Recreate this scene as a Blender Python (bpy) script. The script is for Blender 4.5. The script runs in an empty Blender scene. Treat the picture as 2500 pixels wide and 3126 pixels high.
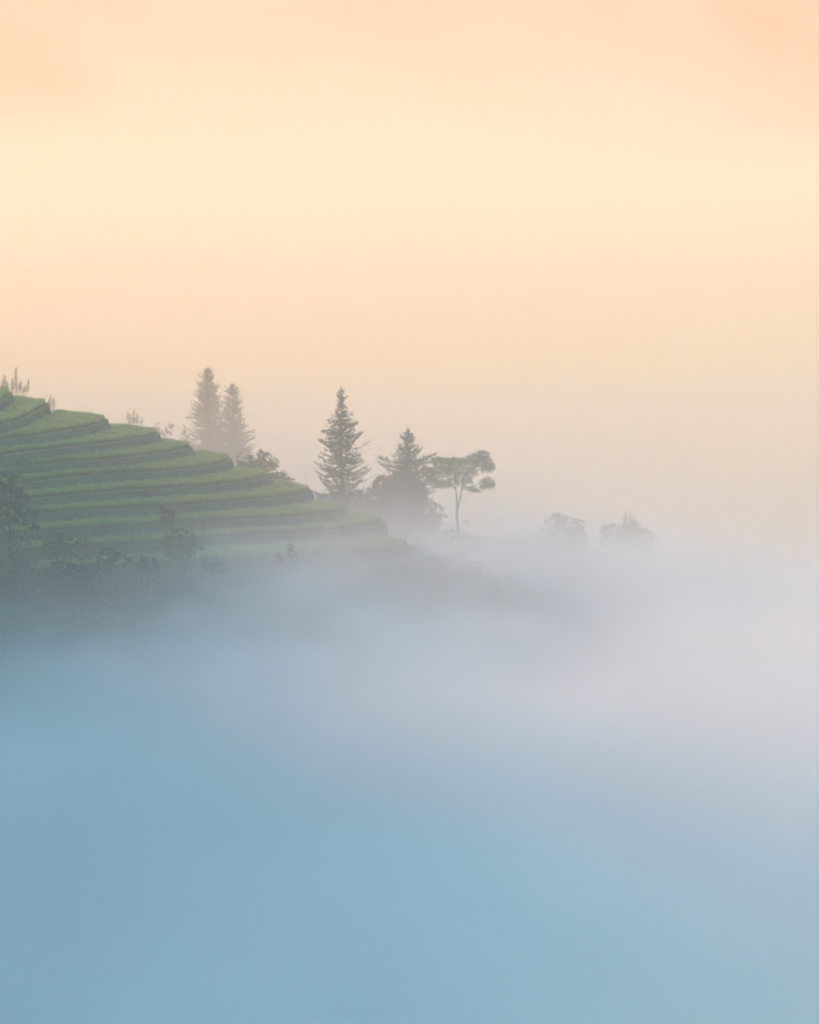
import bpy, math, random
import numpy as np
from mathutils import Vector, Matrix
R = math.radians
sc = bpy.context.scene
col = sc.collection
F = 7500.0                       # focal length in photo pixels
PITCH = R(6.6)
# ---------------------------------------------------------------- camera
cd = bpy.data.cameras.new('camera'); cam = bpy.data.objects.new('camera', cd); col.objects.link(cam)
cd.sensor_fit = 'HORIZONTAL'; cd.sensor_width = 36.0; cd.lens = 36.0 * F / 2500.0
cd.clip_start = 0.5; cd.clip_end = 30000
cam.location = (0, 0, 0); cam.rotation_euler = (R(90) - PITCH, 0, 0)
sc.camera = cam
# ---------------------------------------------------------------- sky and sun
SUN_EL, SUN_AZ = R(18.0), R(-50.0)     # azimuth from the view direction (+Y), negative is left
w = bpy.data.worlds.new('World'); sc.world = w; w.use_nodes = True
nt = w.node_tree; nt.nodes.clear()
N = lambda t, **k: (lambda n: ([setattr(n, a, b) for a, b in k.items()], n)[1])(nt.nodes.new(t))
L = lambda a, b: nt.links.new(a, b)
out = N('ShaderNodeOutputWorld'); bg = N('ShaderNodeBackground')
sky = N('ShaderNodeTexSky', sky_type='NISHITA'); sky.sun_disc = False
sky.sun_elevation = SUN_EL; sky.sun_rotation = SUN_AZ; sky.altitude = 900; sky.air_density = 1.0; sky.dust_density = 1.0; sky.ozone_density = 1.0
skm = N('ShaderNodeVectorMath', operation='MULTIPLY'); skm.inputs[1].default_value = (0.138, 0.153, 0.142)
L(sky.outputs[0], skm.inputs[0])
# a thin veil of sunrise-lit high cloud towards the view, its tone wandering softly
tc = N('ShaderNodeTexCoord')
sep = N('ShaderNodeSeparateXYZ'); L(tc.outputs['Generated'], sep.inputs[0])
mp = N('ShaderNodeMapping'); mp.inputs['Scale'].default_value = (1.0, 1.0, 1.7); mp.inputs['Rotation'].default_value = (0, R(25), 0)
L(tc.outputs['Generated'], mp.inputs[0])
ns = N('ShaderNodeTexNoise'); ns.inputs['Scale'].default_value = 5.0; ns.inputs['Detail'].default_value = 2.0; ns.inputs['Distortion'].default_value = 0.6
L(mp.outputs[0], ns.inputs['Vector'])
cr = N('ShaderNodeValToRGB'); L(ns.outputs['Fac'], cr.inputs[0])
cr.color_ramp.interpolation = 'EASE'
cr.color_ramp.elements[0].position = 0.36; cr.color_ramp.elements[0].color = (0.325, 0.178, 0.092, 1)
cr.color_ramp.elements[1].position = 0.64; cr.color_ramp.elements[1].color = (0.36, 0.24, 0.148, 1)
vm = N('ShaderNodeMapRange', interpolation_type='SMOOTHERSTEP'); vm.inputs['From Min'].default_value = 0.55; vm.inputs['From Max'].default_value = 0.10
L(sep.outputs['Z'], vm.inputs['Value'])
vy = N('ShaderNodeMapRange', interpolation_type='SMOOTHERSTEP'); vy.inputs['From Min'].default_value = -0.5; vy.inputs['From Max'].default_value = 0.8
L(sep.outputs['Y'], vy.inputs['Value'])
vf = N('ShaderNodeMath', operation='MULTIPLY'); L(vm.outputs[0], vf.inputs[0]); L(vy.outputs[0], vf.inputs[1])
mx = N('ShaderNodeMix', data_type='RGBA'); L(vf.outputs[0], mx.inputs[0]); L(skm.outputs[0], mx.inputs[6]); L(cr.outputs[0], mx.inputs[7])
L(mx.outputs[2], bg.inputs['Color']); bg.inputs['Strength'].default_value = 1.0
L(bg.outputs[0], out.inputs['Surface'])
sl = bpy.data.lights.new('sun', 'SUN'); sl.energy = 2.45; sl.angle = R(9.0); sl.color = (1.0, 0.385, 0.16)
so = bpy.data.objects.new('sun', sl); col.objects.link(so)
sd = Vector((math.sin(SUN_AZ) * math.cos(SUN_EL), math.cos(SUN_AZ) * math.cos(SUN_EL), math.sin(SUN_EL)))
so.rotation_euler = (-sd).to_track_quat('-Z', 'Y').to_euler()
sc.view_settings.view_transform = 'Standard'; sc.view_settings.look = 'None'; sc.view_settings.gamma = 1; sc.view_settings.exposure = 1.5
cy = sc.cycles
cy.max_bounces = 8; cy.diffuse_bounces = 2; cy.glossy_bounces = 1; cy.transmission_bounces = 3; cy.volume_bounces = 4; cy.transparent_max_bounces = 12
cy.volume_step_rate = 1.0; cy.volume_max_steps = 256
cy.use_adaptive_sampling = True; cy.adaptive_threshold = 0.04
cy.use_denoising = True

# ---------------------------------------------------------------- helpers
def tag(o, label=None, cat=None, group=None, kind=None):
    if label: o['label'] = label
    if cat: o['category'] = cat
    if group: o['group'] = group
    if kind: o['kind'] = kind
    return o
cp, sp = math.cos(PITCH), math.sin(PITCH)
def ray(px, py):
    x = (px - 1250) / F; y = -(py - 1563) / F
    return np.array([x, cp + y * sp, -sp + y * cp])
def at_z(px, py, z):
    d = ray(px, py); return d * (z / d[2])
def at_y(px, py, Y):
    d = ray(px, py); return d * (Y / d[1])
def mesh_obj(name, verts, faces, mats, parent=None, smooth=False, midx=None):
    me = bpy.data.meshes.new(name)
    me.from_pydata([tuple(v) for v in verts], [], [tuple(f) for f in faces])
    for m in (mats if isinstance(mats, (list, tuple)) else [mats]): me.materials.append(m)
    if midx is not None: me.polygons.foreach_set('material_index', midx)
    if smooth: me.polygons.foreach_set('use_smooth', [True] * len(me.polygons))
    me.update()
    o = bpy.data.objects.new(name, me); col.objects.link(o)
    if parent: o.parent = parent
    return o
def box_mesh(name, lo, hi, mat):
    v = [(x, y, z) for x in (lo[0], hi[0]) for y in (lo[1], hi[1]) for z in (lo[2], hi[2])]
    f = [(0, 1, 3, 2), (4, 6, 7, 5), (0, 4, 5, 1), (2, 3, 7, 6), (0, 2, 6, 4), (1, 5, 7, 3)]
    return mesh_obj(name, v, f, mat)
# ---------------------------------------------------------------- air
def vol_mat(name, color, density, g):
    m = bpy.data.materials.new(name); m.use_nodes = True; t = m.node_tree; t.nodes.clear()
    o = t.nodes.new('ShaderNodeOutputMaterial'); v = t.nodes.new('ShaderNodeVolumePrincipled')
    v.inputs['Color'].default_value = (*color, 1); v.inputs['Density'].default_value = density; v.inputs['Anisotropy'].default_value = g
    t.links.new(v.outputs[0], o.inputs['Volume']); return m, t, v
HAZE_D = 0.00095
m, t, v = vol_mat('haze_air', (0.87, 0.99, 0.92), HAZE_D, 0.12)  # cool teal tint puts the shade of the near air into its colour
haze = box_mesh('haze', (-1500, -60, -141), (1500, 4000, 37), m)
tag(haze, kind='stuff')
# the thicker mist beyond the hill, sunrise warmth put into its colour
m, t, v = vol_mat('far_mist_air', (1.0, 0.86, 0.50), 0.0011, 0.36)
mist = box_mesh('far_mist', (-1490, 335, -140.5), (1490, 3990, 36), m)
tag(mist, kind='stuff')
m, t, v = vol_mat('fog_bank', (0.775, 0.92, 0.945), 0.0, 0.12)  # bluish tint puts skylight on shaded fog into the fog's own colour
n = t.nodes.new
geo = n('ShaderNodeNewGeometry'); sp_ = n('ShaderNodeSeparateXYZ'); t.links.new(geo.outputs['Position'], sp_.inputs[0])
def M(op, a, b=None, c=None):
    q = n('ShaderNodeMath'); q.operation = op
    for i, x in enumerate((a, b, c)):
        if x is None: continue
        if isinstance(x, (int, float)): q.inputs[i].default_value = x
        else: t.links.new(x, q.inputs[i])
    return q.outputs[0]
# height of the fog's soft top: rises to the right and drifts in billows
mpp = n('ShaderNodeMapping'); mpp.inputs['Scale'].default_value = (0.045, 0.020, 0.09); t.links.new(geo.outputs['Position'], mpp.inputs[0])
nz = n('ShaderNodeTexNoise'); nz.inputs['Scale'].default_value = 1.0; nz.inputs['Detail'].default_value = 3.0; nz.inputs['Roughness'].default_value = 0.55
t.links.new(mpp.outputs[0], nz.inputs['Vector'])
FOG_TOP, FOG_SLOPE, FOG_H, FOG_MAX = -47.6, 0.05, 2.8, 0.045
zt = M('MULTIPLY_ADD', M('MINIMUM', M('MAXIMUM', sp_.outputs['X'], -60.0), 22.0), FOG_SLOPE, FOG_TOP)
zt = M('MULTIPLY_ADD', M('SUBTRACT', nz.outputs['Fac'], 0.5), 25.0, zt)
bx = M('DIVIDE', M('SUBTRACT', sp_.outputs['X'], 1.0), 15.0); by = M('DIVIDE', M('SUBTRACT', sp_.outputs['Y'], 300.0), 30.0)
bump = M('EXPONENT', M('MULTIPLY', M('ADD', M('MULTIPLY', bx, bx), M('MULTIPLY', by, by)), -1.0))
zt = M('MULTIPLY_ADD', bump, 8.5, zt)
zt = M('MULTIPLY_ADD', M('SUBTRACT', sp_.outputs['Y'], 300.0), -0.10, zt)
zt = M('MULTIPLY_ADD', M('MAXIMUM', M('SUBTRACT', sp_.outputs['Y'], 340.0), 0.0), -0.06, zt)
zt = M('MAXIMUM', zt, -85.0)
dz = M('DIVIDE', M('SUBTRACT', zt, sp_.outputs['Z']), FOG_H)
dens = M('MULTIPLY', M('MINIMUM', M('EXPONENT', dz), 1.0), FOG_MAX)
# two loose patches of mist: behind the terraces round the pair of firs, and before the far right trees
def patch(cx, cy, cz, rx, ry, rz, d):
    q = [M('DIVIDE', M('SUBTRACT', sp_.outputs[a], c), r_) for a, c, r_ in (('X', cx, rx), ('Y', cy, ry), ('Z', cz, rz))]
    e = M('ADD', M('ADD', M('MULTIPLY', q[0], q[0]), M('MULTIPLY', q[1], q[1])), M('MULTIPLY', q[2], q[2]))
    return M('MULTIPLY', M('EXPONENT', M('MULTIPLY', e, -1.0)), M('MULTIPLY', M('ADD', nz.outputs['Fac'], 0.5), d))
dens = M('ADD', dens, M('ADD', M('ADD', patch(12, 286, -43.5, 22, 24, 7, 0.060), M('ADD', patch(-9, 268, -38.5, 21, 13, 5, 0.042), patch(2, 298, -33, 26, 13, 13, 0.009))), M('ADD', patch(-48, 415, -42, 45, 32, 11, 0.009), patch(32, 425, -62, 40, 35, 8, 0.0004))))
t.links.new(dens, v.inputs['Density'])
fog = box_mesh('valley_fog', (-420, 60, -140), (420, 1400, -20), m)
tag(fog, kind='stuff')
m.cycles.volume_step_rate = 0.12

# ---------------------------------------------------------------- materials
def mat(name, c1, c2, scale=0.4, island=False, transl=0.0, bump=0.0, rough=0.9, vec='pos'):
    m = bpy.data.materials.new(name); m.use_nodes = True; t = m.node_tree; t.nodes.clear()
    n = t.nodes.new; lk = t.links.new
    o = n('ShaderNodeOutputMaterial'); b = n('ShaderNodeBsdfPrincipled'); b.inputs['Roughness'].default_value = rough
    b.inputs['Specular IOR Level'].default_value = 0.15
    g = n('ShaderNodeNewGeometry')
    nz = n('ShaderNodeTexNoise'); nz.inputs['Scale'].default_value = scale; nz.inputs['Detail'].default_value = 3.0
    lk(g.outputs['Position'], nz.inputs['Vector'])
    r = n('ShaderNodeMapRange'); r.inputs['From Min'].default_value = 0.35; r.inputs['From Max'].default_value = 0.65; lk(nz.outputs['Fac'], r.inputs['Value'])
    f = r.outputs[0]
    if island:
        a = n('ShaderNodeMath'); a.operation = 'MULTIPLY_ADD'; lk(g.outputs['Random Per Island'], a.inputs[0]); a.inputs[1].default_value = 0.6
        h = n('ShaderNodeMath'); h.operation = 'MULTIPLY'; lk(f, h.inputs[0]); h.inputs[1].default_value = 0.4; lk(h.outputs[0], a.inputs[2]); f = a.outputs[0]
    x = n('ShaderNodeMix'); x.data_type = 'RGBA'; x.inputs[6].default_value = (*c1, 1); x.inputs[7].default_value = (*c2, 1); lk(f, x.inputs[0])
    lk(x.outputs[2], b.inputs['Base Color'])
    if bump:
        bp = n('ShaderNodeBump'); bp.inputs['Strength'].default_value = bump; bp.inputs['Distance'].default_value = 0.3; lk(nz.outputs['Fac'], bp.inputs['Height']); lk(bp.outputs[0], b.inputs['Normal'])
    if transl:
        tr = n('ShaderNodeBsdfTranslucent'); lk(x.outputs[2], tr.inputs['Color']); ms = n('ShaderNodeMixShader'); ms.inputs[0].default_value = transl
        lk(b.outputs[0], ms.inputs[1]); lk(tr.outputs[0], ms.inputs[2]); lk(ms.outputs[0], o.inputs['Surface'])
    else: lk(b.outputs[0], o.inputs['Surface'])
    return m
MT = dict(
    ground=mat('valley_soil', (0.045, 0.06, 0.03), (0.07, 0.08, 0.04), 0.05),
    hill=mat('hill_scrub', (0.014, 0.07, 0.045), (0.03, 0.10, 0.06), 0.35, bump=0.8),
    bank=mat('bank_turf', (0.015, 0.085, 0.055), (0.035, 0.12, 0.075), 1.3, bump=0.8),
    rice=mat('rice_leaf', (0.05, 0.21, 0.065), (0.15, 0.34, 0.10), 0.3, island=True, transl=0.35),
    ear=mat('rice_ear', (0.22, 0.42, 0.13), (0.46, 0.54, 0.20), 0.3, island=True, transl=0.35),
    stem=mat('rice_stems', (0.045, 0.12, 0.045), (0.10, 0.17, 0.07), 0.5, island=True, transl=0.1),  # dull olive stalks, darkened as well for the shade low in the crop
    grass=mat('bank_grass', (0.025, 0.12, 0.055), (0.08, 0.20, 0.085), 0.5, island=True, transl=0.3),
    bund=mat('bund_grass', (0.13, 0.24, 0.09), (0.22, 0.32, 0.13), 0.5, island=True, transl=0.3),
    fir=mat('fir_needles', (0.022, 0.10, 0.045), (0.05, 0.16, 0.07), 0.5, island=True, transl=0.15),
    bark=mat('bark', (0.05, 0.04, 0.03), (0.10, 0.08, 0.06), 2.0),
    leaf=mat('broad_leaves', (0.025, 0.10, 0.055), (0.05, 0.16, 0.08), 0.4, island=True, transl=0.3),
    paleleaf=mat('pale_leaves', (0.09, 0.14, 0.07), (0.17, 0.22, 0.12), 0.8, island=True, transl=0.3),
    darkleaf=mat('dark_leaves', (0.01, 0.055, 0.04), (0.025, 0.095, 0.06), 0.6, island=True, transl=0.2),
    umb=mat('feathery_leaves', (0.05, 0.11, 0.035), (0.085, 0.16, 0.05), 0.5, island=True, transl=0.3),
    tassel=mat('maize_tassel', (0.30, 0.26, 0.10), (0.40, 0.34, 0.15), 1.0),
    maize=mat('maize_leaf', (0.07, 0.13, 0.04), (0.15, 0.20, 0.08), 0.8, island=True, transl=0.3),
)
# ---------------------------------------------------------------- fast quad soup
class Soup:
    def __init__(s): s.v = []; s.q = []; s.m = []; s.n = 0
    def quads(s, a, mi=0):                    # a: (n,4,3)
        a = np.asarray(a, float); k = len(a)
        if not k: return
        s.v.append(a.reshape(-1, 3)); s.q.append(np.arange(k * 4).reshape(k, 4) + s.n); s.m.append(np.full(k, mi)); s.n += k * 4
    def grid(s, v, q, mi=0):
        v = np.asarray(v, float); q = np.asarray(q); s.v.append(v); s.q.append(q + s.n); s.m.append(np.full(len(q), mi)); s.n += len(v)
    def tube(s, pts, rad, mi=0, k=6):
        pts = np.asarray(pts, float); n = len(pts); d = np.gradient(pts, axis=0); d /= np.linalg.norm(d, axis=1)[:, None] + 1e-9
        up = np.where(np.abs(d[:, 2:3]) > 0.9, np.array([[0, 1.0, 0]]), np.array([[0, 0, 1.0]]))
        a = np.cross(d, up); a /= np.linalg.norm(a, axis=1)[:, None] + 1e-9; b = np.cross(d, a)
        th = np.arange(k) * 2 * np.pi / k; r = np.asarray(rad, float)
        v = pts[:, None] + r[:, None, None] * (a[:, None] * np.cos(th)[None, :, None] + b[:, None] * np.sin(th)[None, :, None])
        i, j = np.meshgrid(np.arange(n - 1), np.arange(k), indexing='ij'); i = i.ravel(); j = j.ravel(); j2 = (j + 1) % k
        s.grid(v.reshape(-1, 3), np.stack([i * k + j, i * k + j2, (i + 1) * k + j2, (i + 1) * k + j], 1), mi)
    def build(s, name, mats, parent=None, origin=(0, 0, 0), smooth=False):
        v = np.concatenate(s.v) - np.asarray(origin, float); q = np.concatenate(s.q); mi = np.concatenate(s.m)
        me = bpy.data.meshes.new(name)
        me.vertices.add(len(v)); me.vertices.foreach_set('co', v.ravel().astype(np.float32))
        me.loops.add(q.size); me.loops.foreach_set('vertex_index', q.ravel().astype(np.int32))
        me.polygons.add(len(q)); me.polygons.foreach_set('loop_start', np.arange(0, q.size, 4, dtype=np.int32)); me.polygons.foreach_set('loop_total', np.full(len(q), 4, dtype=np.int32))
        for mm in (mats if isinstance(mats, (list, tuple)) else [mats]): me.materials.append(mm)
        me.polygons.foreach_set('material_index', mi.astype(np.int32))
        if smooth: me.polygons.foreach_set('use_smooth', np.ones(len(q), dtype=bool))
        me.update(calc_edges=True); me.validate()
        o = bpy.data.objects.new(name, me); col.objects.link(o)
        if parent: o.parent = parent
        else: o.location = origin
        return o
def unit(a): return a / (np.linalg.norm(a, axis=-1, keepdims=True) + 1e-9)
def leaves(rng, c, size, updown=0.6, aspect=1.8):
    """leaf-shaped quads (diamonds) centred at c, random orientation"""
    n = len(c); size = np.broadcast_to(size, (n,))[:, None] * rng.uniform(0.6, 1.3, (n, 1))
    u = unit(rng.normal(size=(n, 3)) * [1, 1, updown]); w = unit(np.cross(u, rng.normal(size=(n, 3))))
    return np.stack([c - u * size * aspect / 2, c - w * size / 2, c + u * size * aspect / 2, c + w * size / 2], 1)
def spikes(p, q, wid, rng):
    """two crossed slender diamonds from p to q"""
    d = q - p; a = unit(np.cross(d, rng.normal(size=p.shape))); b = unit(np.cross(d, a)); w = np.broadcast_to(wid, (len(p),))[:, None] / 2; m = p + d * 0.45
    return np.concatenate([np.stack([p, m - a * w, q, m + a * w], 1), np.stack([p, m - b * w, q, m + b * w], 1)])
def root(name, loc, label, cat, group=None):
    o = bpy.data.objects.new(name, None); col.objects.link(o); o.location = loc; o.empty_display_size = 0.5
    return tag(o, label, cat, group)

# ---------------------------------------------------------------- terraces
Z0, RISE = -22.0, 1.5
# rims of the terrace banks in the photograph, top to bottom, left end to right tip
RIMS = [
 [(-60,1245),(-20,1237),(0,1230),(20,1214),(33,1200)],
 [(-60,1304),(0,1299),(61,1283),(101,1264),(148,1236)],
 [(-60,1352),(0,1344),(114,1332),(215,1315),(300,1298),(330,1284)],
 [(-60,1402),(0,1393),(130,1376),(280,1360),(420,1341),(487,1326)],
 [(-60,1448),(0,1436),(81,1425),(199,1413),(365,1401),(480,1388),(560,1374),(584,1366)],
 [(0,1492),(93,1474),(223,1458),(304,1451),(406,1446),(568,1435),(660,1422),(708,1404)],
 [(0,1536),(97,1525),(264,1510),(406,1499),(568,1490),(700,1479),(790,1466),(822,1452)],
 [(60,1576),(162,1568),(365,1555),(528,1547),(700,1535),(850,1522),(930,1510),(952,1499)],
 [(120,1628),(223,1620),(406,1611),(541,1598),(784,1587),(947,1577),(1030,1566),(1054,1554)],
 [(180,1682),(276,1675),(487,1662),(600,1648),(906,1630),(1060,1618),(1150,1604),(1175,1594)],
 [(260,1742),(487,1728),(784,1712),(1028,1698),(1200,1682),(1250,1668)],
]
def catmull(P, step=0.5):
    P = np.asarray(P, float); out = []
    E = np.vstack([2 * P[0] - P[1], P, 2 * P[-1] - P[-2]])
    for i in range(len(P) - 1):
        a, b, c, d = E[i:i + 4]; n = max(2, int(np.linalg.norm(c - b) / step)); t = np.linspace(0, 1, n, endpoint=False)[:, None]
        al = 0.5
        out.append(0.5 * ((2 * b) + (-a + c) * t + (2 * a - 5 * b + 4 * c - d) * t ** 2 + (-a + 3 * b - 3 * c + d) * t ** 3))
    return np.vstack(out + [P[-1:]])
benches = []; ctrl = []
for k, rim in enumerate(RIMS):
    z = Z0 - RISE * k
    P = np.array([at_z(px, py, z)[:2] for px, py in rim])
    left = P[0] + (P[0] - P[1]) / np.linalg.norm(P[0] - P[1]) * np.array([[20.0]])
    tip = P[-1]
    back = np.array([tip + (-1.8, 3.2), tip + (-5.0, 7.5), tip + (-10, 11.0), tip + (-17, 14.0), tip + (-30, 18), (min(-78, tip[0] - 40), tip[1] + 24)])
    line = catmull(np.vstack([left, P, back]))
    # slow wander of the bank edge
    s = np.arange(len(line)) * 0.5; d = unit(np.gradient(line, axis=0)); nrm = np.stack([-d[:, 1], d[:, 0]], 1)
    line = line + nrm * (0.10 * np.sin(s * 0.9 + k * 2.1) + 0.07 * np.sin(s * 2.3 + k) + 0.05 * np.sin(s * 5.1 + 3 * k))[:, None]
    nfront = int(len(catmull(np.vstack([left, P]))))
    benches.append((z, line, nfront, tip))
    for p in P: ctrl.append((p[0], p[1], z - RISE - 0.5))
    ctrl.append((left[0][0], left[0][1], z - RISE + 0.3))
    for b in back[1:5]: ctrl.append((b[0], b[1], z - RISE - 1.0))
zl, Pl = benches[-1][0], benches[-1][1]
def G(px, py, Y): p = at_y(px, py, Y); return (p[0], p[1], p[2])
ctrl += [(-62, 255, -42), (-45, 252, -43), (-25, 256, -44), (-5, 262, -45), (15, 270, -46.5), (-45, 236, -54), (-10, 240, -58), (20, 250, -58), (50, 260, -66), (-45, 200, -68), (0, 205, -78), (50, 210, -84), (100, 260, -84), (160, 300, -92), (-102, 230, 16), (-102, 185, 31), (-102, 120, 32), (-102, 65, 32), (-160, 230, 27), (-160, 150, 32), (-160, 70, 30), (-225, 150, 32), (-225, 70, 31), (-66, 225, -34), (-66, 180, -34), (-66, 120, -38), (-66, 65, -40), (-50, 150, -62), (-50, 80, -66), (-20, 130, -84), (0, 70, -90), (80, 100, -96), (160, 100, -100),  # includes an unseen ridge at far left, raised to shade the near fog
         (-66, 300, -20), (-80, 300, -6), (-102, 310, 10), (-140, 320, 26), (-185, 335, 30), (-220, 340, 30), (-70, 262, -27), (-102, 265, -10),  # out-of-view left flank, its heights shaped for the shade it casts
         G(1043, 1575, 318), G(1130, 1610, 316), G(1246, 1640, 322), G(1402, 1712, 314), G(1560, 1830, 340), G(1480, 1775, 325), G(1725, 1730, 425), G(1910, 1722, 425), G(2100, 1820, 425), (110, 420, -95), (50, 480, -72), (160, 420, -100), G(1640, 1800, 420),
         (-17, 318, -39), (-12, 330, -43), (-25, 332, -39), (-20, 345, -44), (-8, 306, -39), G(675, 1425, 470), G(800, 1525, 400), G(400, 1330, 420), G(100, 1262, 430), (-62, 360, -27), (-52, 355, -29), (-40, 360, -33), (-76, 420, -32), (-80, 360, -14), (-112, 420, -4), (-150, 410, 8), (-220, 430, 14), (0, 380, -50), (-50, 500, -54), (-100, 470, -30), (-150, 470, -5), (-220, 480, 0), (-10, 500, -66), (-110, 510, -55), (-150, 510, -45), (-220, 520, -40), (100, 510, -100), (160, 520, -115)]
C_ = np.array(ctrl); 
_, ui = np.unique(np.round(C_[:, :2] / 1.5), axis=0, return_index=True); C_ = C_[ui]
def U(d2): return 0.5 * d2 * np.log(d2 + 1e-9)
n_ = len(C_); D2 = ((C_[:, None, :2] - C_[None, :, :2]) ** 2).sum(-1)
A = np.zeros((n_ + 3, n_ + 3)); A[:n_, :n_] = U(D2) + np.eye(n_) * 8.0; A[:n_, n_] = 1; A[:n_, n_ + 1:] = C_[:, :2]; A[n_:, :n_] = A[:n_, n_:].T
W = np.linalg.solve(A, np.concatenate([C_[:, 2], [0, 0, 0]]))
def Hz(x, y):
    x = np.asarray(x, float); y = np.asarray(y, float); p = np.stack([x.ravel(), y.ravel()], 1); r = np.empty(len(p))
    for i in range(0, len(p), 4000):
        q = p[i:i + 4000]; r[i:i + 4000] = U(((q[:, None] - C_[None, :, :2]) ** 2).sum(-1)) @ W[:n_] + W[n_] + q @ W[n_ + 1:]
    r += 0.25 * np.sin(p[:, 0] * 0.9 + np.sin(p[:, 1] * 0.7)) * np.sin(p[:, 1] * 0.8 + 1.3)
    return np.minimum(r, 33.5).reshape(x.shape)
def inside(poly, pts):
    x, y = pts[:, 0], pts[:, 1]; r = np.zeros(len(pts), bool); j = len(poly) - 1
    for i in range(len(poly)):
        xi, yi = poly[i]; xj, yj = poly[j]
        c = ((yi > y) != (yj > y)) & (x < (xj - xi) * (y - yi) / (yj - yi + 1e-12) + xi); r ^= c; j = i
    return r
# hillside: one sheet down to the valley floor, with the added shading ridge at left
gx = np.concatenate([np.arange(-220, -90, 4.0), np.arange(-90, 60, 1.5), np.arange(60, 161, 4.0)]); gy = np.concatenate([np.arange(60, 250, 4.0), np.arange(250, 345, 1.5), np.arange(345, 521, 5.0)])
X, Y = np.meshgrid(gx, gy, indexing='ij'); Zh = Hz(X, Y)
# skirts: push the outermost ring out and down to the valley floor
def ext(a, lo, hi): return np.concatenate([[a[0] - lo], a, [a[-1] + hi]])
gx2 = ext(gx, 160, 160); gy2 = ext(gy, 100, 200); X2, Y2 = np.meshgrid(gx2, gy2, indexing='ij'); Z2 = np.full(X2.shape, -139.5); Z2[1:-1, 1:-1] = Zh
s = Soup(); nx, ny = X2.shape; i, j = np.meshgrid(np.arange(nx - 1), np.arange(ny - 1), indexing='ij'); i = i.ravel(); j = j.ravel()
s.grid(np.stack([X2, Y2, Z2], -1).reshape(-1, 3), np.stack([i * ny + j, (i + 1) * ny + j, (i + 1) * ny + j + 1, i * ny + j + 1], 1))
tag(s.build('hillside', MT['hill'], smooth=True), kind='structure')
mesh_obj('valley_floor', [(-1499, -59, -139), (1499, -59, -139), (1499, 3999, -139), (-1499, 3999, -139)], [(0, 1, 2, 3)], MT['ground'])['kind'] = 'structure'
# banks and bench tops
rng = np.random.default_rng(3)
vv = []; ff = []
for k, (z, line, nf, tip) in enumerate(benches):
    n = len(line); d = unit(np.gradient(line, axis=0)); nrm = np.stack([d[:, 1], -d[:, 0]], 1)      # outward (towards the viewer on the front)
    rows = []
    for f, off in ((0.0, 0.0), (0.12, 0.06), (0.45, 0.16), (0.8, 0.30), (1.3, 0.42), (2.6, 0.6)):
        jit = rng.normal(0, 0.035, (n, 1)) * (f > 0)
        p = line + nrm * (off + jit); rows.append(np.column_stack([p, np.full(n, z - f * RISE)]))
    b0 = len(vv); vv += [tuple(p) for r in rows for p in r]
    for r in range(len(rows) - 1):
        for q in range(n - 1): ff.append((b0 + r * n + q, b0 + r * n + q + 1, b0 + (r + 1) * n + q + 1, b0 + (r + 1) * n + q))
    ff.append(tuple(b0 + q for q in range(n)))
tag(mesh_obj('terraced_hillside', vv, ff, MT['bank']), kind='structure')

def blades(rng, base, h, lean, wid, seg=2):
    """curved blades: base (n,3)"""
    n = len(base); th = rng.uniform(0, 2 * np.pi, n); dr = np.stack([np.cos(th), np.sin(th), np.zeros(n)], 1); sd = np.stack([-np.sin(th), np.cos(th), np.zeros(n)], 1)
    # widest side turned at random
    ph = rng.uniform(0, np.pi, n); sd = np.stack([np.cos(ph), np.sin(ph), np.zeros(n)], 1)
    h = h[:, None]; lean = lean[:, None]; w = wid[:, None] / 2
    a = base; b = base + dr * lean * 0.3 + np.array([0, 0, 1]) * h * 0.6; c = base + dr * lean + np.array([0, 0, 1]) * h
    return np.concatenate([np.stack([a - sd * w * .7, a + sd * w * .7, b + sd * w, b - sd * w], 1), np.stack([b - sd * w, b + sd * w, c + sd * w * .15, c - sd * w * .15], 1)]), c, dr
WORDS = ['short end of rice crop on the highest terrace at the left edge', 'rice crop on the second highest terrace, ending in a low rounded tip', 'wide pale rice crop on the third terrace from the top', 'rice crop on the fourth terrace from the top, with the brightest rounded tip', 'rice crop on the fifth terrace from the top', 'rice crop on the sixth terrace down, in the middle of the hill', 'rice crop on the seventh terrace down, just below the middle', 'rice crop on the fourth lowest terrace, above the dark bank', 'rice crop on the third lowest terrace, behind the small dark sapling', 'rice crop on the second lowest terrace, half lost in mist beside the pale shrub', 'faint rice crop on the lowest terrace, nearly swallowed by fog']
gb = Soup(); bd = Soup()
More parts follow.
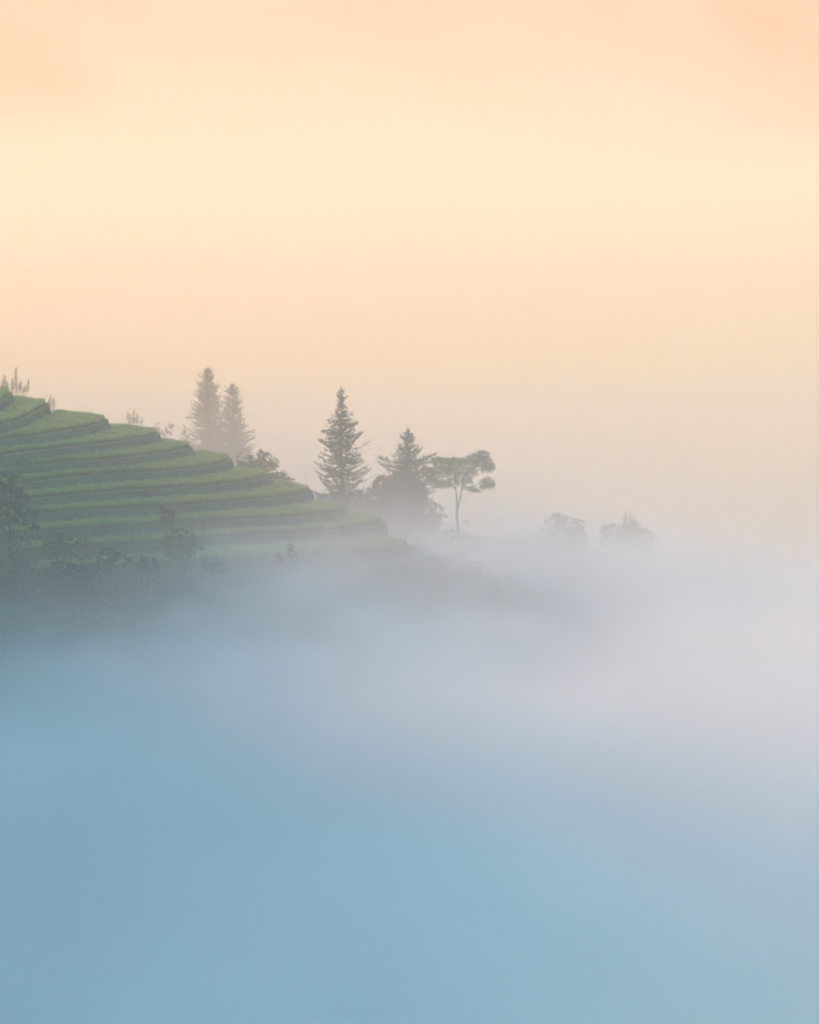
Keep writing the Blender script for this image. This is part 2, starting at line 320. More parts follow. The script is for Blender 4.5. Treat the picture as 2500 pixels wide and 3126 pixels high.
for k, (z, line, nf, tip) in enumerate(benches):
    d = unit(np.gradient(line, axis=0)); nrm = np.stack([d[:, 1], -d[:, 0]], 1); inner = line - nrm * 0.42
    lo = line.min(0); hi = line.max(0); lo[0] = max(lo[0], -62)
    x, y = np.meshgrid(np.arange(lo[0], hi[0], 0.24), np.arange(lo[1], hi[1], 0.27)); p = np.stack([x.ravel(), y.ravel()], 1)
    p = p[(p[:, 0] / p[:, 1] > -0.182)]
    p = p[inside(inner, p)]
    if k: 
        zu, lu, _, _ = benches[k - 1]; du = unit(np.gradient(lu, axis=0)); nu = np.stack([du[:, 1], -du[:, 0]], 1); p = p[~inside(lu + nu * 0.7, p)]
    p = p + rng.normal(0, 0.04, p.shape); n = len(p)
    # standing crop height varies gently across the bench
    hh = 0.76 + 0.07 * np.sin(p[:, 0] * 0.8 + k) * np.sin(p[:, 1] * 0.6) + 0.05 * np.sin(p[:, 0] * 2.7 + p[:, 1])
    s = Soup(); nb = 6
    base = np.repeat(np.column_stack([p, np.full(n, z)]), nb, 0) + rng.normal(0, 1, (n * nb, 3)) * [0.05, 0.05, 0]
    h = np.repeat(hh, nb) * rng.uniform(0.6, 1.2, n * nb)
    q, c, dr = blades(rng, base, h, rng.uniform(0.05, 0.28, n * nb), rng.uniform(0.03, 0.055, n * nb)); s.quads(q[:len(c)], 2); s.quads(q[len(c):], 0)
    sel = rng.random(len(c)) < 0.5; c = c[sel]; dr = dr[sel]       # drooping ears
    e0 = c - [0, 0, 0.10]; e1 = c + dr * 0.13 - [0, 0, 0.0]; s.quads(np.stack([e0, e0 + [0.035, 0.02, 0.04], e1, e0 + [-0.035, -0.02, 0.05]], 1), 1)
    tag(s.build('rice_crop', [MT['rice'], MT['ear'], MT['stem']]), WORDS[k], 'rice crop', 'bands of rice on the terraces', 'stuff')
    # grass on the bank face and along the rim
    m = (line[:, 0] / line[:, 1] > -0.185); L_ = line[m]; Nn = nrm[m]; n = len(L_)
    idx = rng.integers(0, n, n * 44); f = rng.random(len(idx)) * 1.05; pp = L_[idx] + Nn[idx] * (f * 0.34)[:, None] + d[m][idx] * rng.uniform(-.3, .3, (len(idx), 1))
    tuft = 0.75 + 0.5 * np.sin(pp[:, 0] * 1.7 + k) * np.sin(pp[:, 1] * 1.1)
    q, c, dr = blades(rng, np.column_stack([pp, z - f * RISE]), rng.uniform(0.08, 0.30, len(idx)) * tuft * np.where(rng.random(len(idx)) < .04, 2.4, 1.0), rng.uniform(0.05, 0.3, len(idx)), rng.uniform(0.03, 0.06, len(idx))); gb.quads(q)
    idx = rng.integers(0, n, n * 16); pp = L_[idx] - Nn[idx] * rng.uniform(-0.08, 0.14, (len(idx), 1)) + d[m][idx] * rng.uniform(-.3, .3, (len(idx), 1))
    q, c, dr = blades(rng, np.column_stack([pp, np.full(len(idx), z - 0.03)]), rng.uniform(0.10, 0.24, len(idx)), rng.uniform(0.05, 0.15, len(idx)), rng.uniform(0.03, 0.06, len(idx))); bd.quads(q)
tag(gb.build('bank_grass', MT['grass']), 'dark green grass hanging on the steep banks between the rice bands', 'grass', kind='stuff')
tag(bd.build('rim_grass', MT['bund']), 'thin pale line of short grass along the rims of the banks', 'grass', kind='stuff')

# ---------------------------------------------------------------- trees
def fir(px, ytip, ybase, Y, profile, label, seed, dens=1.0, arms=(), group='tall fir trees', extra=3.0):
    rng = np.random.default_rng(seed); top = at_y(px, ytip, Y); bot = at_y(px, ybase, Y); k = Y / F; H = top[2] - bot[2]
    gz = float(Hz(bot[0], Y)); base = np.array([bot[0], Y, min(gz, bot[2])]); rt = root('fir_tree', base, label, 'tree', group)
    tk = Soup(); zz = np.linspace(base[2] - 0.6, top[2], 14); hh = (top[2] - zz) / (top[2] - zz[0])
    pts = np.stack([base[0] + 0.05 * np.sin(zz * 0.7), np.full(14, Y) + 0.05 * np.cos(zz * 0.6), zz], 1); pts[-1, :2] = base[:2]
    tk.tube(pts, 0.02 + 0.24 * hh ** 0.9 * (H / 15), k=8); tk.build('trunk', MT['bark'], rt, base)
    cr = Soup(); br = Soup(); ys = [p[0] for p in profile]; ls = [p[1] for p in profile]
    z = top[2] - 0.95 * H / 15; gold = rng.uniform(0, 6)
    zend = bot[2] - 0.5
    spk = []
    while z > zend:
        pyz = ytip + (top[2] - z) / k; Lm = np.interp(pyz, ys, ls) * k; f = (top[2] - z) / H
        nb = int((4 + 4 * min(f * 2.0, 1)) * dens + rng.random())
        for b in range(nb):
            gold += 2.4 + rng.uniform(-.3, .3); az = gold; Lb = Lm * (rng.uniform(0.5, 1.0) if rng.random() < .75 else rng.uniform(0.9, 1.22)) * (1 + 0.07 * math.sin(az * 2 + z * 1.9 + seed) + 0.05 * math.sin(z * 5.3 + seed))
            if rng.random() < 0.10: Lb *= 1.18
            el0 = np.interp(f, [0, .15, .5, 1], [0.9, 0.5, 0.12, -0.05]) + rng.normal(0, .22); n = 8
            t = np.linspace(0, 1, n); dh = np.array([math.cos(az), math.sin(az), 0])
            zc = math.sin(el0) * t * Lb - 0.20 * Lb * np.sin(t * math.pi * 0.9) * (f > .2) + 0.08 * Lb * t ** 3
            P = np.array([pts[0, 0] * 0 + base[0], Y, z]) + dh * (t * Lb * math.cos(el0))[:, None] + np.array([0, 0, 1]) * zc[:, None]
            if f > 0.06: br.tube(P, np.linspace(0.035 + 0.012 * Lb, 0.008, n), k=4)
            # needle-clad twigs
            m = max(4, int(Lb * 9)); tt = np.clip(rng.uniform(0.12 if Lb < 1.5 else 0.30, 1.0, m) ** 0.8, 0, 1); q = np.stack([np.interp(tt, t, P[:, a]) for a in range(3)], 1)
            side = np.array([-dh[1], dh[0], 0]) * rng.choice([-1, 1], (m, 1)); tl = rng.uniform(0.22, 0.5, m) * (1.1 - 0.35 * tt) * (0.75 if f < .12 else 1)
            if f < .1: tl *= 0.7
            dd = unit(dh * rng.uniform(0.0, 0.9, (m, 1)) + side * rng.uniform(0.2, 1.0, (m, 1)) + np.array([0, 0, 1]) * rng.uniform(-0.9, 0.9, (m, 1)))
            spk.append((q, q + dd * tl[:, None], rng.uniform(0.055, 0.10, m)))
            # sub twigs
            q2 = q + dd * tl[:, None] * 0.5; d3 = unit(dd + rng.normal(0, .7, (m, 3))); spk.append((q2, q2 + d3 * (tl * 0.6)[:, None], rng.uniform(0.06, 0.10, m)))
        z -= rng.uniform(0.26, 0.40) * (0.7 + 0.5 * f) / max(dens, .6) ** 0.5
    for (dx1, dy1, dx2, dy2) in arms:                 # long stray branches, pixel offsets from the tip
        a = at_y(px + dx1, ytip + dy1, Y); b = at_y(px + dx2, ytip + dy2, Y); t = np.linspace(0, 1, 9)[:, None]; P = a + (b - a) * t; P[:, 2] -= 0.3 * np.sin(t[:, 0] * math.pi); br.tube(P, np.linspace(0.05, 0.012, 9), k=4)
        m = 110; tt = rng.uniform(0.1, 1, m); q = np.stack([np.interp(tt, t[:, 0], P[:, c]) for c in range(3)], 1); dd = unit((b - a)[None] * 0.2 + rng.normal(0, 1, (m, 3)) * [1, 1, 0.9]); spk.append((q, q + dd * rng.uniform(.25, .6, (m, 1)), rng.uniform(.07, .12, m)))
    # bare leader with a few short upturned shoots
    m = 10; zz = top[2] - rng.uniform(0.35, 1.0, m) * (H / 15); q = np.stack([np.full(m, base[0]), np.full(m, Y), zz], 1); dd = unit(rng.normal(0, 1, (m, 3)) * [1, 1, 0] + [0, 0, 0.9]); spk.append((q, q + dd * rng.uniform(.15, .35, (m, 1)), np.full(m, 0.045)))
    cr.quads(np.concatenate([spikes(a, b, c, rng) for a, b, c in spk]))
    cr.build('crown', MT['fir'], rt, base); br.build('limbs', MT['bark'], rt, base)
    return rt
fir(1043, 1172, 1545, 318, [(1172, 2), (1190, 10), (1202, 17), (1225, 22), (1240, 16), (1262, 27), (1290, 39), (1320, 55), (1350, 62), (1400, 71), (1460, 82), (1500, 92), (1545, 98)], 'tallest fir, standing alone behind the right tips of the terraces, trunk showing through', 11, 0.95, arms=[(0, 122, 45, 118), (0, 160, 62, 150), (0, 150, -58, 142), (0, 178, -62, 172)])
fir(1246, 1298, 1600, 322, [(1298, 3), (1322, 8), (1335, 22), (1370, 33), (1395, 50), (1410, 58), (1440, 72), (1480, 72), (1520, 74), (1600, 74)], 'shorter fir with long outstretched arms, beside the flat-topped tree', 12, 1.1, arms=[(0, 112, -88, 98), (0, 125, -82, 118), (0, 112, 84, 84), (0, 120, 78, 104), (0, 150, 80, 150), (0, 190, 75, 205), (0, 210, 80, 240)])
fir(637, 1112, 1400, 470, [(1112, 2), (1128, 10), (1140, 20), (1160, 26), (1185, 38), (1205, 40), (1240, 48), (1270, 56), (1310, 54), (1350, 60), (1400, 66)], 'pale misty fir behind the terraces, taller and left of its close pair', 13, 1.25, arms=[(0, 155, -68, 162), (0, 140, -45, 138)])
fir(712, 1163, 1410, 464, [(1163, 2), (1178, 8), (1192, 20), (1215, 28), (1250, 36), (1290, 46), (1330, 62), (1360, 72), (1410, 78)], 'pale misty fir behind the terraces, shorter and right of its close pair', 14, 1.25, arms=[(0, 165, 60, 150), (0, 185, 70, 172)])

def bush(kind, lobes, Y, label, mt='leaf', size=0.16, dens=1.0, seed=1, trunk=None, dep=0.8, cat='bush', group=None, sprigs=0.15, stem='stems'):
    """lobes: (px, py, rx, ry) ellipses in photo pixels at distance Y"""
    rng = np.random.default_rng(seed); k = Y / F; C = [(at_y(a, b, Y + rng.uniform(-.5, .5)), rx * k, ry * k) for a, b, rx, ry in lobes]
    low = min(c[2] - rz for c, rx, rz in C); cx = sum(c[0] * rx for c, rx, rz in C) / sum(rx for c, rx, rz in C)
    gz = float(Hz(cx, Y)); base = np.array([cx, Y, min(gz, low + 0.2)])
    rt = root(kind, base, label, cat, group); lf = Soup(); st = Soup()
    for c, rx, rz in C:
        ry = max(rx, rz) * dep; area = (rx * rz + rx * ry + ry * rz); n = int(area * 85 * dens / (size / 0.16) ** 1.6) + 30
        # uneven shell: clumps sitting on the lobe, gaps between
        nc = max(8, int(n / 22)); cd_ = unit(rng.normal(size=(nc, 3))); rr = rng.uniform(0.45, 1.0, (nc, 1)) ** 0.5; cc = cd_ * rr; cl = rng.uniform(0.08, 0.2, nc)
        ix = rng.integers(0, nc, n); q = cc[ix] + rng.normal(0, 1, (n, 3)) * (cl[ix][:, None] * 0.7)
        P = c + q * [rx, ry, rz]; lf.quads(leaves(rng, P, size))
        m = int(n * sprigs * 0.5) + 4; dq = unit(rng.normal(size=(m, 3)) + [0, 0, 0.5]); a = c + dq * [rx, ry, rz] * 0.85; b = a + unit(dq + rng.normal(0, .4, (m, 3))) * rng.uniform(.2, .6, (m, 1)) * min(1.0, rx); lf.quads(spikes(a, b, size * 0.6, rng))
        t = np.linspace(0, 1, 6)[:, None]; b0 = base + [rng.uniform(-.2, .2), 0, -0.4]; P = b0 + (c - b0) * t; P[:, 0] += 0.15 * np.sin(t[:, 0] * 3); st.tube(P, np.linspace(0.05 + 0.03 * rx, 0.02, 6), k=5)
        for u in range(5):
            e = c + unit(rng.normal(size=3)) * [rx, ry, rz] * 0.8; Q = c - [0, 0, rz * .5] + (e - c + [0, 0, rz * .5]) * t; st.tube(Q, np.linspace(0.03, 0.01, 6), k=4)
    lf.build('crown' if cat == 'tree' else 'foliage', MT[mt], rt, base); st.build('trunk' if cat == 'tree' else 'stems', MT['bark'], rt, base)
    return rt

# flat-topped tree
def umbrella():
    rng = np.random.default_rng(21); Y = 314; A = lambda x, y, o=0: at_y(x, y, Y + o)
    base = A(1402, 1712); base[2] = min(base[2], float(Hz(base[0], Y))); rt = root('umbrella_tree', base, 'slender flat-topped tree with forked pale trunk and layered feathery crown, right of the firs', 'tree')
    t = Soup()
    def limb(P, r0, r1): 
        P = catmull(np.array([A(*p) for p in P]), 0.35); t.tube(P, np.linspace(r0, r1, len(P)), k=7)
    limb([(1403, 1735), (1401, 1690), (1400, 1640), (1396, 1590), (1394, 1558)], 0.24, 0.17)
    limb([(1394, 1560), (1395, 1530), (1392, 1505), (1389, 1490)], 0.13, 0.09)
    limb([(1395, 1562), (1402, 1535), (1407, 1510), (1410, 1490)], 0.13, 0.09)
    tw = []
    for P in ([(1389, 1492), (1380, 1483), (1365, 1482, -1), (1345, 1480, -2), (1325, 1472, -3)], [(1389, 1492), (1388, 1470), (1386, 1445), (1375, 1425)], [(1390, 1493), (1400, 1478, 1), (1412, 1462, 2), (1425, 1440, 2)], [(1410, 1490), (1425, 1487), (1445, 1484, -1), (1465, 1475, -1), (1480, 1468, -1)], [(1410, 1489), (1420, 1474, 1), (1436, 1455, 1), (1455, 1440, 1), (1468, 1425, 1)], [(1410, 1490), (1402, 1480, -1), (1388, 1478, -2)], [(1410, 1491), (1430, 1494, 1), (1455, 1492, 2)], [(1365, 1482, -1), (1350, 1462), (1335, 1445)], [(1412, 1488), (1416, 1460, -2), (1430, 1430, -2)], [(1400, 1478, 1), (1390, 1455, 3), (1370, 1440, 3)], [(1455, 1440, 1), (1475, 1415, 2), (1485, 1395, 2)], [(1425, 1440, 2), (1440, 1420, 2), (1455, 1405, 2)], [(1345, 1480, -2), (1325, 1490, -2), (1310, 1492, -1)]): limb(P, 0.075, 0.02)
    t.build('trunk', MT['bark'], rt, base)
    lf = Soup(); k = Y / F
    # domed pads of leaves: (px, py of the pad's flat base, half width, height)
    pads = [(1352, 1425, 30, 24), (1338, 1412, 26, 14), (1378, 1418, 28, 20), (1400, 1430, 32, 30), (1425, 1425, 30, 26), (1345, 1448, 34, 22), (1318, 1452, 24, 16), (1375, 1450, 30, 22), (1410, 1462, 26, 20), (1440, 1450, 18, 18), (1330, 1482, 26, 20), (1352, 1485, 26, 18), (1380, 1478, 20, 16), (1425, 1476, 18, 16),
            (1452, 1402, 26, 16), (1474, 1392, 22, 15), (1480, 1420, 26, 22), (1495, 1430, 17, 18), (1462, 1418, 24, 20), (1485, 1438, 18, 12), (1488, 1480, 22, 20), (1498, 1486, 14, 12), (1478, 1490, 16, 8), (1450, 1500, 18, 6), (1440, 1494, 14, 5), (1315, 1468, 18, 10), (1305, 1440, 18, 12)]
    for px, py, hw, hh in pads:
        c = A(px, py, rng.uniform(-2.2, 2.2)); rx = hw * k * 1.08; rz = hh * k * 1.15; n = int(270 * (rx * rx * .6 + rx * rz)) + 60
        th = rng.uniform(0, 2 * np.pi, n); r = np.sqrt(rng.random(n)); top = np.sqrt(1 - r ** 2); zf = np.where(rng.random(n) < .5, rng.uniform(.7, 1.0, n), rng.uniform(-0.45, 1, n))
        bump = 1 + 0.10 * np.sin(th * 5 + px); P = c + np.stack([np.cos(th) * r * rx * bump, np.sin(th) * r * rx * bump, top * rz * zf + rng.normal(0, .11, n) + 0.16 * rz * np.sin(th * 7 + py) * r], 1)
        lf.quads(leaves(rng, P, 0.11, updown=0.3, aspect=2.2))
    lf.build('crown', MT['umb'], rt, base)
umbrella()
def snag():
    Y = 312; rng = np.random.default_rng(5); A = lambda x, y: at_y(x, y, Y); base = A(1416, 1668); base[2] = float(Hz(base[0], Y)); rt = root('bare_tree', base, 'small nearly bare tree with a crown of short twigs, just right of the forked trunk', 'tree'); t = Soup()
    for P, r in (([(1414, 1700), (1417, 1650), (1420, 1620), (1422, 1597)], .10), ([(1422, 1600), (1428, 1594), (1436, 1590)], .04), ([(1422, 1600), (1414, 1594), (1406, 1592)], .04), ([(1422, 1608), (1432, 1605), (1438, 1607)], .03)):
        Q = catmull(np.array([A(*p) for p in P]), .3); Q[0, 2] = min(Q[0, 2], base[2]) if r > .09 else Q[0, 2]; t.tube(Q, np.linspace(r, .015, len(Q)), k=5)
    t.build('trunk', MT['bark'], rt, base); s = Soup(); c = np.array([A(*p) for p in [(1436, 1590), (1428, 1592), (1406, 1592), (1414, 1593), (1422, 1596), (1438, 1606)]]); P = np.repeat(c, 12, 0) + rng.normal(0, .16, (72, 3)) * [1.4, 1, .5]; s.quads(leaves(rng, P, 0.12)); s.build('crown', MT['leaf'], rt, base)
snag()
def pine(peaks, Y, label, seed, group='young pines on the skyline', body=None, name='young_pine', cat='tree'):
    """young pine: upright candles with needles; peaks (px, ytop, ybottom)"""
    rng = np.random.default_rng(seed); k = Y / F; cx, top, bot = max(peaks, key=lambda p: p[2] - p[1]); hy = bot + (22 if group else 6); base = at_y(cx, hy, Y); base[2] = min(base[2], float(Hz(base[0], Y)))
    rt = root(name, base, label, cat, group); st = Soup(); nd = Soup(); hub = at_y(cx, hy, Y)
    st.tube([base - [0, 0, .3], (base + hub) / 2 + [0.05, 0, 0], hub], [.12, .11, .10], k=6)
    m = 110; q = np.array([at_y(cx + (p[0] - cx) * rng.random() * .9, bot + 6, Y) for p in peaks])[rng.integers(0, len(peaks), m)] + rng.normal(0, 1, (m, 3)) * [.55, .45, .45]; nd.quads(spikes(q, q + unit(rng.normal(0, 1, (m, 3)) + [0, 0, .8]) * rng.uniform(.25, .6, (m, 1)), 0.07, rng))
    for px, y0, y1 in peaks:
        y1 = y1 + 4; a = at_y(px + (cx - px) * .12, y1, Y + rng.uniform(-.6, .6)); b = at_y(px, y0, a[1]); h0 = hub + [0, 0, -(0.2)]
        t = np.linspace(0, 1, 7)[:, None]; P = np.vstack([h0 + (a - h0) * t[:-1], a + (b - a) * t]); st.tube(P, np.linspace(.06, .012, len(P)), k=5)
        Ln = b[2] - a[2]; m = int(Ln * 42) + 16; tt = rng.random(m) ** 0.8; q = a + (b - a) * tt[:, None]; rr = (0.24 + 0.07 * Ln) * (1 - 0.8 * tt) * (Y / 400)
        dd = unit(rng.normal(0, 1, (m, 3)) * [1, 1, .3] + [0, 0, .9]); nd.quads(spikes(q, q + dd * (rr * rng.uniform(1.0, 2.2, m))[:, None], 0.06 * Y / 400, rng))
    nd.build('crown', MT['fir'], rt, base); st.build('trunk', MT['bark'], rt, base)
pine([(49, 1121, 1192), (37, 1152, 1192), (63, 1158, 1190), (88, 1156, 1196), (77, 1176, 1196)], 462, 'faint young pine with tall upright shoots behind the top terrace', 31)
pine([(14, 1143, 1185), (8, 1158, 1185), (22, 1166, 1186)], 462, 'faint slanting young pine at the left edge behind the top terrace', 32)
pine([(154, 1206, 1236), (164, 1215, 1238), (148, 1222, 1238)], 455, 'smallest faint young pine on the skyline above the third terrace', 33)
pine([(408, 1248, 1292), (390, 1258, 1290), (398, 1262, 1290), (420, 1260, 1290), (435, 1276, 1294)], 455, 'faint young pine shaped like a candelabra above the fourth terrace tip', 34)
bush('round_bush', [(479, 1306, 10, 18), (488, 1318, 12, 10)], 460, 'faint narrow round bush on the skyline left of the pair of firs', 'leaf', .2, seed=41, group='faint skyline bushes')
bush('round_bush', [(519, 1312, 15, 18), (505, 1322, 12, 10)], 460, 'faint round bush on the skyline midway to the pair of firs', 'leaf', .2, seed=42, group='faint skyline bushes')
bush('round_bush', [(566, 1330, 13, 22), (580, 1345, 16, 18), (556, 1345, 12, 10)], 460, 'darker faint bush at the foot of the pair of firs on their left', 'leaf', .2, seed=43, group='faint skyline bushes')
bush('undergrowth_thicket', [(600, 1385, 40, 26), (660, 1395, 50, 30), (730, 1400, 50, 34), (770, 1430, 36, 30), (690, 1360, 40, 30)], 455, 'misty thicket under the pair of firs behind the terraces', 'leaf', .22, 2.2, seed=44)
bush('leafy_shrub', [(735, 1402, 14, 22), (760, 1412, 16, 24), (745, 1425, 24, 18)], 368, 'leafy shrub behind the terraces, under the right tree of the pair of firs', 'leaf', .15, seed=45, group='shrubs behind the terrace tips')
bush('leafy_shrub', [(796, 1395, 12, 24), (815, 1405, 18, 22), (838, 1415, 14, 18), (790, 1425, 26, 20), (822, 1436, 20, 20), (775, 1440, 46, 24)], 368, 'tallest ragged-topped leafy shrub behind the terrace tips', 'leaf', .15, 1.8, seed=46, sprigs=.5, group='shrubs behind the terrace tips')
bush('leafy_shrub', [(858, 1450, 18, 14), (875, 1458, 16, 10), (893, 1464, 8, 4), (835, 1462, 46, 18)], 368, 'low pale shrub trailing down behind the terrace tips towards the lone fir', 'leaf', .15, 1.8, seed=47, group='shrubs behind the terrace tips')
# bush mass beneath the second fir
bush('dense_tree', [(1172, 1490, 36, 40), (1148, 1530, 44, 44), (1200, 1530, 50, 56), (1235, 1560, 60, 60), (1165, 1580, 60, 44), (1218, 1484, 42, 44), (1120, 1560, 36, 34)], 320, 'big rounded leafy tree in the mist between the two nearest firs', 'leaf', .17, 2.6, seed=51, cat='tree')
bush('dense_tree', [(1285, 1530, 24, 26), (1290, 1575, 40, 36), (1300, 1610, 40, 30), (1260, 1600, 44, 36), (1268, 1500, 32, 40), (1250, 1540, 40, 40)], 318, 'dark leafy tree under the shorter fir, beside the forked trunk', 'leaf', .17, 2.2, seed=52, cat='tree')
bush('ragged_bush', [(1322, 1548, 12, 18), (1338, 1560, 16, 20), (1350, 1578, 14, 10), (1318, 1580, 24, 16), (1335, 1596, 16, 12)], 316, 'ragged bush with pointed sprays left of the forked trunk', 'leaf', .16, seed=53, sprigs=.6)
bush('low_bush', [(1375, 1618, 16, 10), (1368, 1640, 24, 18), (1400, 1648, 20, 16), (1420, 1640, 10, 12)], 311, 'low leafy bush around the base of the forked trunk', 'leaf', .15, seed=54)
bush('low_bush', [(1450, 1660, 18, 18), (1432, 1690, 30, 26), (1472, 1672, 14, 22), (1490, 1705, 24, 18)], 316, 'misty bush right of the forked trunk', 'leaf', .16, seed=55)
bush('low_bush', [(1100, 1590, 40, 20), (1060, 1578, 40, 18), (1130, 1618, 50, 22), (1190, 1640, 60, 26), (1260, 1660, 60, 28), (1330, 1660, 50, 34), (1370, 1700, 40, 30)], 313, 'spreading bush bank below the tallest fir, sinking into the fog', 'leaf', .17, 1.0, seed=56)
bush('low_bush', [(1000, 1520, 34, 14), (1040, 1530, 50, 20), (1090, 1520, 40, 26), (1120, 1540, 30, 30)], 321, 'scrub around the foot of the tallest fir', 'leaf', .17, 1.0, seed=57)
# trees across the fog on the right
bush('round_tree', [(1704, 1592, 28, 26), (1680, 1612, 30, 30), (1735, 1606, 34, 30), (1770, 1618, 26, 30), (1720, 1640, 46, 36), (1765, 1660, 34, 34), (1700, 1670, 40, 30)], 425, 'faint broad round-crowned tree alone in the fog to the right', 'leaf', .22, 1.5, seed=61, sprigs=.25, cat='tree')
bush('round_tree', [(1625, 1645, 24, 20), (1608, 1660, 20, 20), (1645, 1665, 30, 26), (1620, 1685, 30, 24)], 422, 'faint smaller tree joined to the left of the broad round one', 'leaf', .22, 1.5, seed=62, sprigs=.25, cat='tree')
pine([(1865, 1586, 1640), (1910, 1562, 1640), (1923, 1561, 1640), (1934, 1574, 1640), (1903, 1576, 1640), (1958, 1590, 1640), (1978, 1600, 1645), (1989, 1620, 1650), (1948, 1604, 1645)], 427, 'faint clump of pointed upright pines furthest right in the fog', 63, None, name='pine_clump', cat='pine')
bush('broad_bush', [(1850, 1618, 24, 16), (1885, 1622, 40, 24), (1925, 1620, 40, 30), (1965, 1640, 34, 26), (1890, 1655, 60, 30), (1950, 1680, 60, 26)], 425, 'faint broad bush around the clump of pointed pines on the right', 'leaf', .22, 1.2, seed=64, sprigs=.25)
bush('thin_shrub', [(1565, 1640, 14, 12), (1575, 1650, 10, 8)], 390, 'barely visible thin shrub left of the broad round tree', 'leaf', .14, .5, seed=65)
bush('thin_shrub', [(1572, 1730, 18, 14), (1560, 1745, 14, 10)], 385, 'ghostly low shrub in the fog below the broad round tree', 'leaf', .16, .8, seed=66)
# front of the hill
bush('dark_tree', [(10, 1475, 36, 34), (48, 1480, 26, 34), (20, 1520, 50, 44), (60, 1540, 34, 40), (0, 1570, 60, 44), (90, 1585, 34, 36)], 262, 'dark leafy tree at the left edge in front of the terraces', 'darkleaf', .16, 1.2, seed=71, cat='tree')
bush('dark_sapling', [(492, 1550, 12, 8), (502, 1560, 9, 8), (522, 1566, 10, 9), (527, 1577, 9, 8), (512, 1578, 9, 6), (498, 1586, 12, 8), (512, 1594, 18, 10)], 271, 'small dark crooked sapling in front of the lower terraces', 'darkleaf', .14, 1.3, seed=72, cat='tree')
bush('pale_shrub', [(545, 1630, 26, 20), (575, 1640, 24, 20), (520, 1655, 26, 22), (560, 1665, 40, 26), (600, 1665, 24, 20), (545, 1690, 50, 22)], 266, 'dome-shaped pale green shrub in front of the lowest terraces', 'paleleaf', .16, 1.1, seed=73, sprigs=.5)
bush('small_sapling', [(886, 1672, 9, 12), (888, 1690, 12, 14), (904, 1694, 6, 10)], 270, 'tiny sapling, taller of two in the mist before the lowest terrace', 'darkleaf', .13, 1, seed=74, cat='tree', sprigs=.8, group='two saplings in the mist')
bush('small_sapling', [(850, 1700, 7, 12), (856, 1712, 10, 10)], 269, 'tiny sapling, left and shorter of two in the mist before the lowest terrace', 'darkleaf', .13, 1, seed=75, cat='tree', sprigs=.8, group='two saplings in the mist')
for i, (kd, lobes, Y, mt_, lab) in enumerate([
    ('slope_shrub', [(170, 1650, 30, 22), (200, 1665, 34, 26), (150, 1680, 30, 24)], 261, 'leaf', 'rounded shrub on the slope right of the yellow-tipped maize'),
    ('slope_shrub', [(252, 1660, 22, 18), (270, 1680, 30, 24), (240, 1695, 26, 20)], 260, 'paleleaf', 'lighter green shrub below the left end of the lowest rice band'),
    ('slope_shrub', [(330, 1700, 34, 24), (365, 1715, 34, 26), (310, 1730, 30, 22)], 260, 'darkleaf', 'dark low shrub under the lowest rice bands'),
    ('slope_shrub', [(420, 1715, 28, 22), (452, 1725, 32, 24)], 261, 'leaf', 'misty green shrub left of the dome-shaped pale one'),
    ('slope_shrub', [(190, 1735, 36, 24), (235, 1750, 38, 26), (150, 1760, 34, 24)], 257, 'darkleaf', 'dark spreading shrub at the edge of the fog, lower left'),
    ('slope_shrub', [(640, 1720, 26, 18), (670, 1735, 28, 18)], 266, 'leaf', 'faint shrub sinking in the fog right of the dome-shaped pale one'),
    ('slope_shrub', [(30, 1690, 30, 26), (70, 1720, 36, 28), (10, 1735, 36, 30)], 257, 'paleleaf', 'weedy shrub below the maize at the left edge')]):
    bush(kd, lobes, Y, lab, mt_, .17, 1.3, seed=120 + i, sprigs=.5, group='shrubs on the slope below the terraces')
# maize growing before the left end of the terraces
def maize(px, ytop, ybase, Y, label, seed):
    rng = np.random.default_rng(seed); a = at_y(px, ybase, Y); b = at_y(px, ytop, Y); a[2] = min(a[2], float(Hz(a[0], Y)) - 0.1); rt = root('maize_plant', a, label, 'maize', 'maize plants on the slope'); H = b[2] - a[2]
    st = Soup(); t = np.linspace(0, 1, 8)[:, None]; P = a + (b - a) * t + np.array([[0.08, 0, 0]]) * np.sin(t * 2); st.tube(P, np.linspace(.035, .015, 8), k=5); st.build('stalk', MT['maize'], rt, a)
    s = Soup(); m = int(H * 5)
    for q in range(m):
        c = a + (b - a) * rng.uniform(.25, .92); az = rng.uniform(0, 6.28); dr = np.array([math.cos(az), math.sin(az), 0]); sd = np.array([-dr[1], dr[0], 0]); Ll = rng.uniform(.45, .8); n = 6; tt = np.linspace(0, 1, n)
        C = c + dr * (tt * Ll)[:, None] + np.array([0, 0, 1]) * (0.75 * Ll * tt - 0.95 * Ll * tt ** 2)[:, None]; w_ = 0.055 * np.sin(np.clip(tt * 2.6 + .5, 0, np.pi))[:, None] + .004
        v = np.concatenate([C - sd * w_, C + sd * w_]); i = np.arange(n - 1); s.grid(v, np.stack([i, i + 1, i + 1 + n, i + n], 1))
    s.build('leaves', MT['maize'], rt, a)
    s = Soup(); m = 9; dd = unit(rng.normal(0, .5, (m, 3)) + [0, 0, 1]); s.quads(spikes(np.repeat(b[None], m, 0) - [0, 0, .05], b + dd * rng.uniform(.2, .42, (m, 1)), .05, rng)); s.build('tassel', MT['tassel'], rt, a)
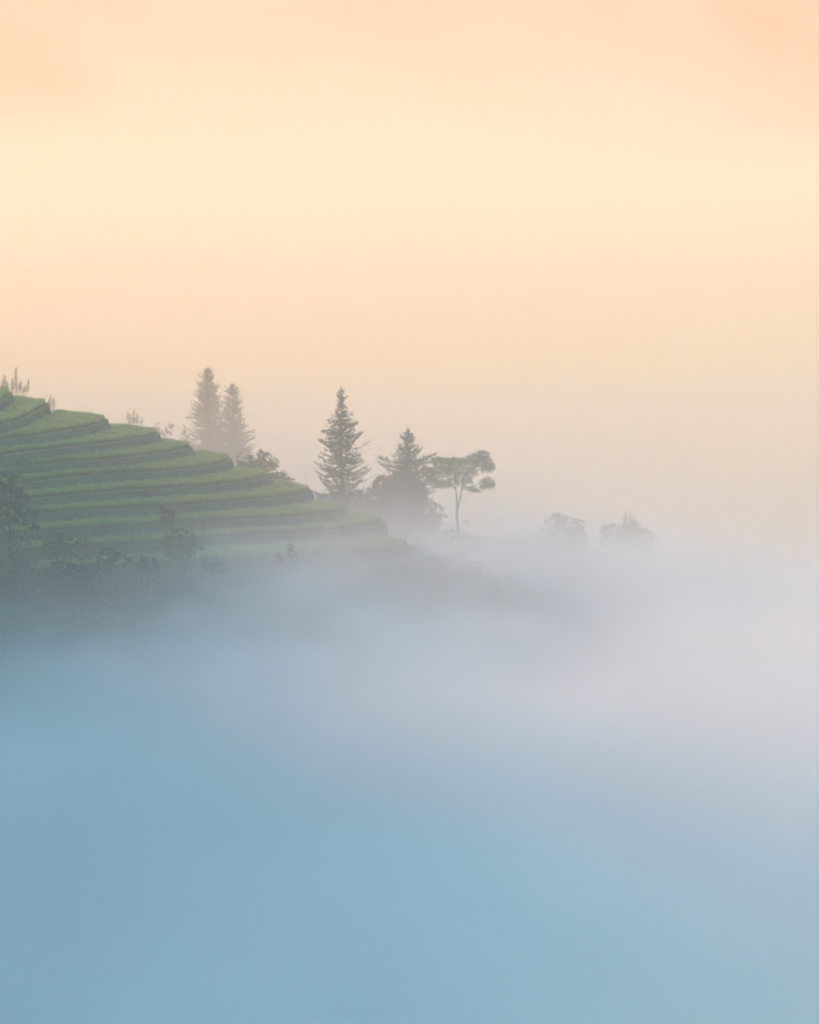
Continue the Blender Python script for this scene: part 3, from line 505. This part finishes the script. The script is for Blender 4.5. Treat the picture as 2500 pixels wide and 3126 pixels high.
for i, (px, yt, yb, lab) in enumerate([(12, 1555, 1670, 'leftmost maize plant, tall, against the dark tree'), (36, 1572, 1680, 'tall maize plant with arching leaves right of the leftmost one'), (62, 1590, 1700, 'maize plant with drooping top between the dark tree and the yellow-tipped plants'), (84, 1600, 1700, 'short maize plant left of the bright yellow-tipped one'), (88, 1620, 1712, 'lowest maize plant among the weeds'), (134, 1612, 1690, 'maize plant with the brightest yellow tassel, furthest right of all'), (58, 1655, 1730, 'stunted maize plant nearest the fog'), (108, 1640, 1716, 'maize plant half hidden in weeds left of the yellow-tipped end plant')]):
    maize(px, yt, yb, 259 - i * .3, lab, 80 + i)
for i, (px, y0, y1, Y, lab) in enumerate([(932, 1418, 1480, 316, 'single thin bare stalk rising beside the lone fir'), (1484, 1604, 1665, 314, 'thin leaning bare stalk above the misty bush at right')]):
    a = at_y(px, y1, Y); b = at_y(px + (4 if i == 0 else 14), y0, Y); a[2] = min(a[2], float(Hz(a[0], Y))); rt = root('bare_stalk', a, lab, 'stalk', 'bare stalks'); s = Soup(); s.tube([a, (a + b) / 2 + [.05, 0, 0], b], [.04, .03, .015], k=5)
    c = a + (b - a) * .6; s.tube([c, c + [.25, 0, .5]], [.02, .01], k=4); s.build('stem', MT['bark'], rt, a)
# ground cover on the slope below the terraces and round the trees
rng = np.random.default_rng(99)
def scatter(n, xr, yr, size, hmax, mask=None):
    p = np.stack([rng.uniform(*xr, n), rng.uniform(*yr, n)], 1)
    ok = np.ones(n, bool)
    for (z, line, nf, tip) in benches: ok &= ~inside(line, p)
    p = p[ok]; p = p[np.abs(p[:, 0] / p[:, 1]) < 0.19]
    if mask is not None: p = p[mask(p)]
    z = Hz(p[:, 0], p[:, 1]); m = 60; h = hmax * (0.35 + 0.65 * rng.random(len(p)) ** 1.5)
    q = rng.normal(0, 1, (len(p), m, 3)) * [.33, .33, .36]; q[..., 2] = np.abs(q[..., 2]) * 1.3
    P = np.column_stack([p, z])[:, None] + q * h[:, None, None]
    return P.reshape(-1, 3)
s = Soup()
for mi, (n, hm, sz) in enumerate(((3200, 2.3, .19), (3000, 1.9, .17), (1300, 2.6, .17))):
    P = scatter(n, (-62, 10), (228, 284), .2, hm); s.quads(leaves(rng, P, sz), mi)
    a = P[rng.random(len(P)) < .10]; s.quads(spikes(a, a + unit(rng.normal(0, .5, a.shape) + [0, 0, 1]) * rng.uniform(.3, .9, (len(a), 1)), .07, rng), mi)
tag(s.build('undergrowth', [MT['leaf'], MT['darkleaf'], MT['paleleaf']]), 'tangled weeds and scrub on the slope below the rice terraces', 'undergrowth', kind='stuff')
s = Soup(); P = scatter(2200, (-40, 75), (284, 420), .2, 1.3); s.quads(leaves(rng, P, .2), 0)
tag(s.build('ridge_scrub', [MT['leaf']]), 'misty scrub on the ridge behind and right of the terraces', 'scrub', kind='stuff')
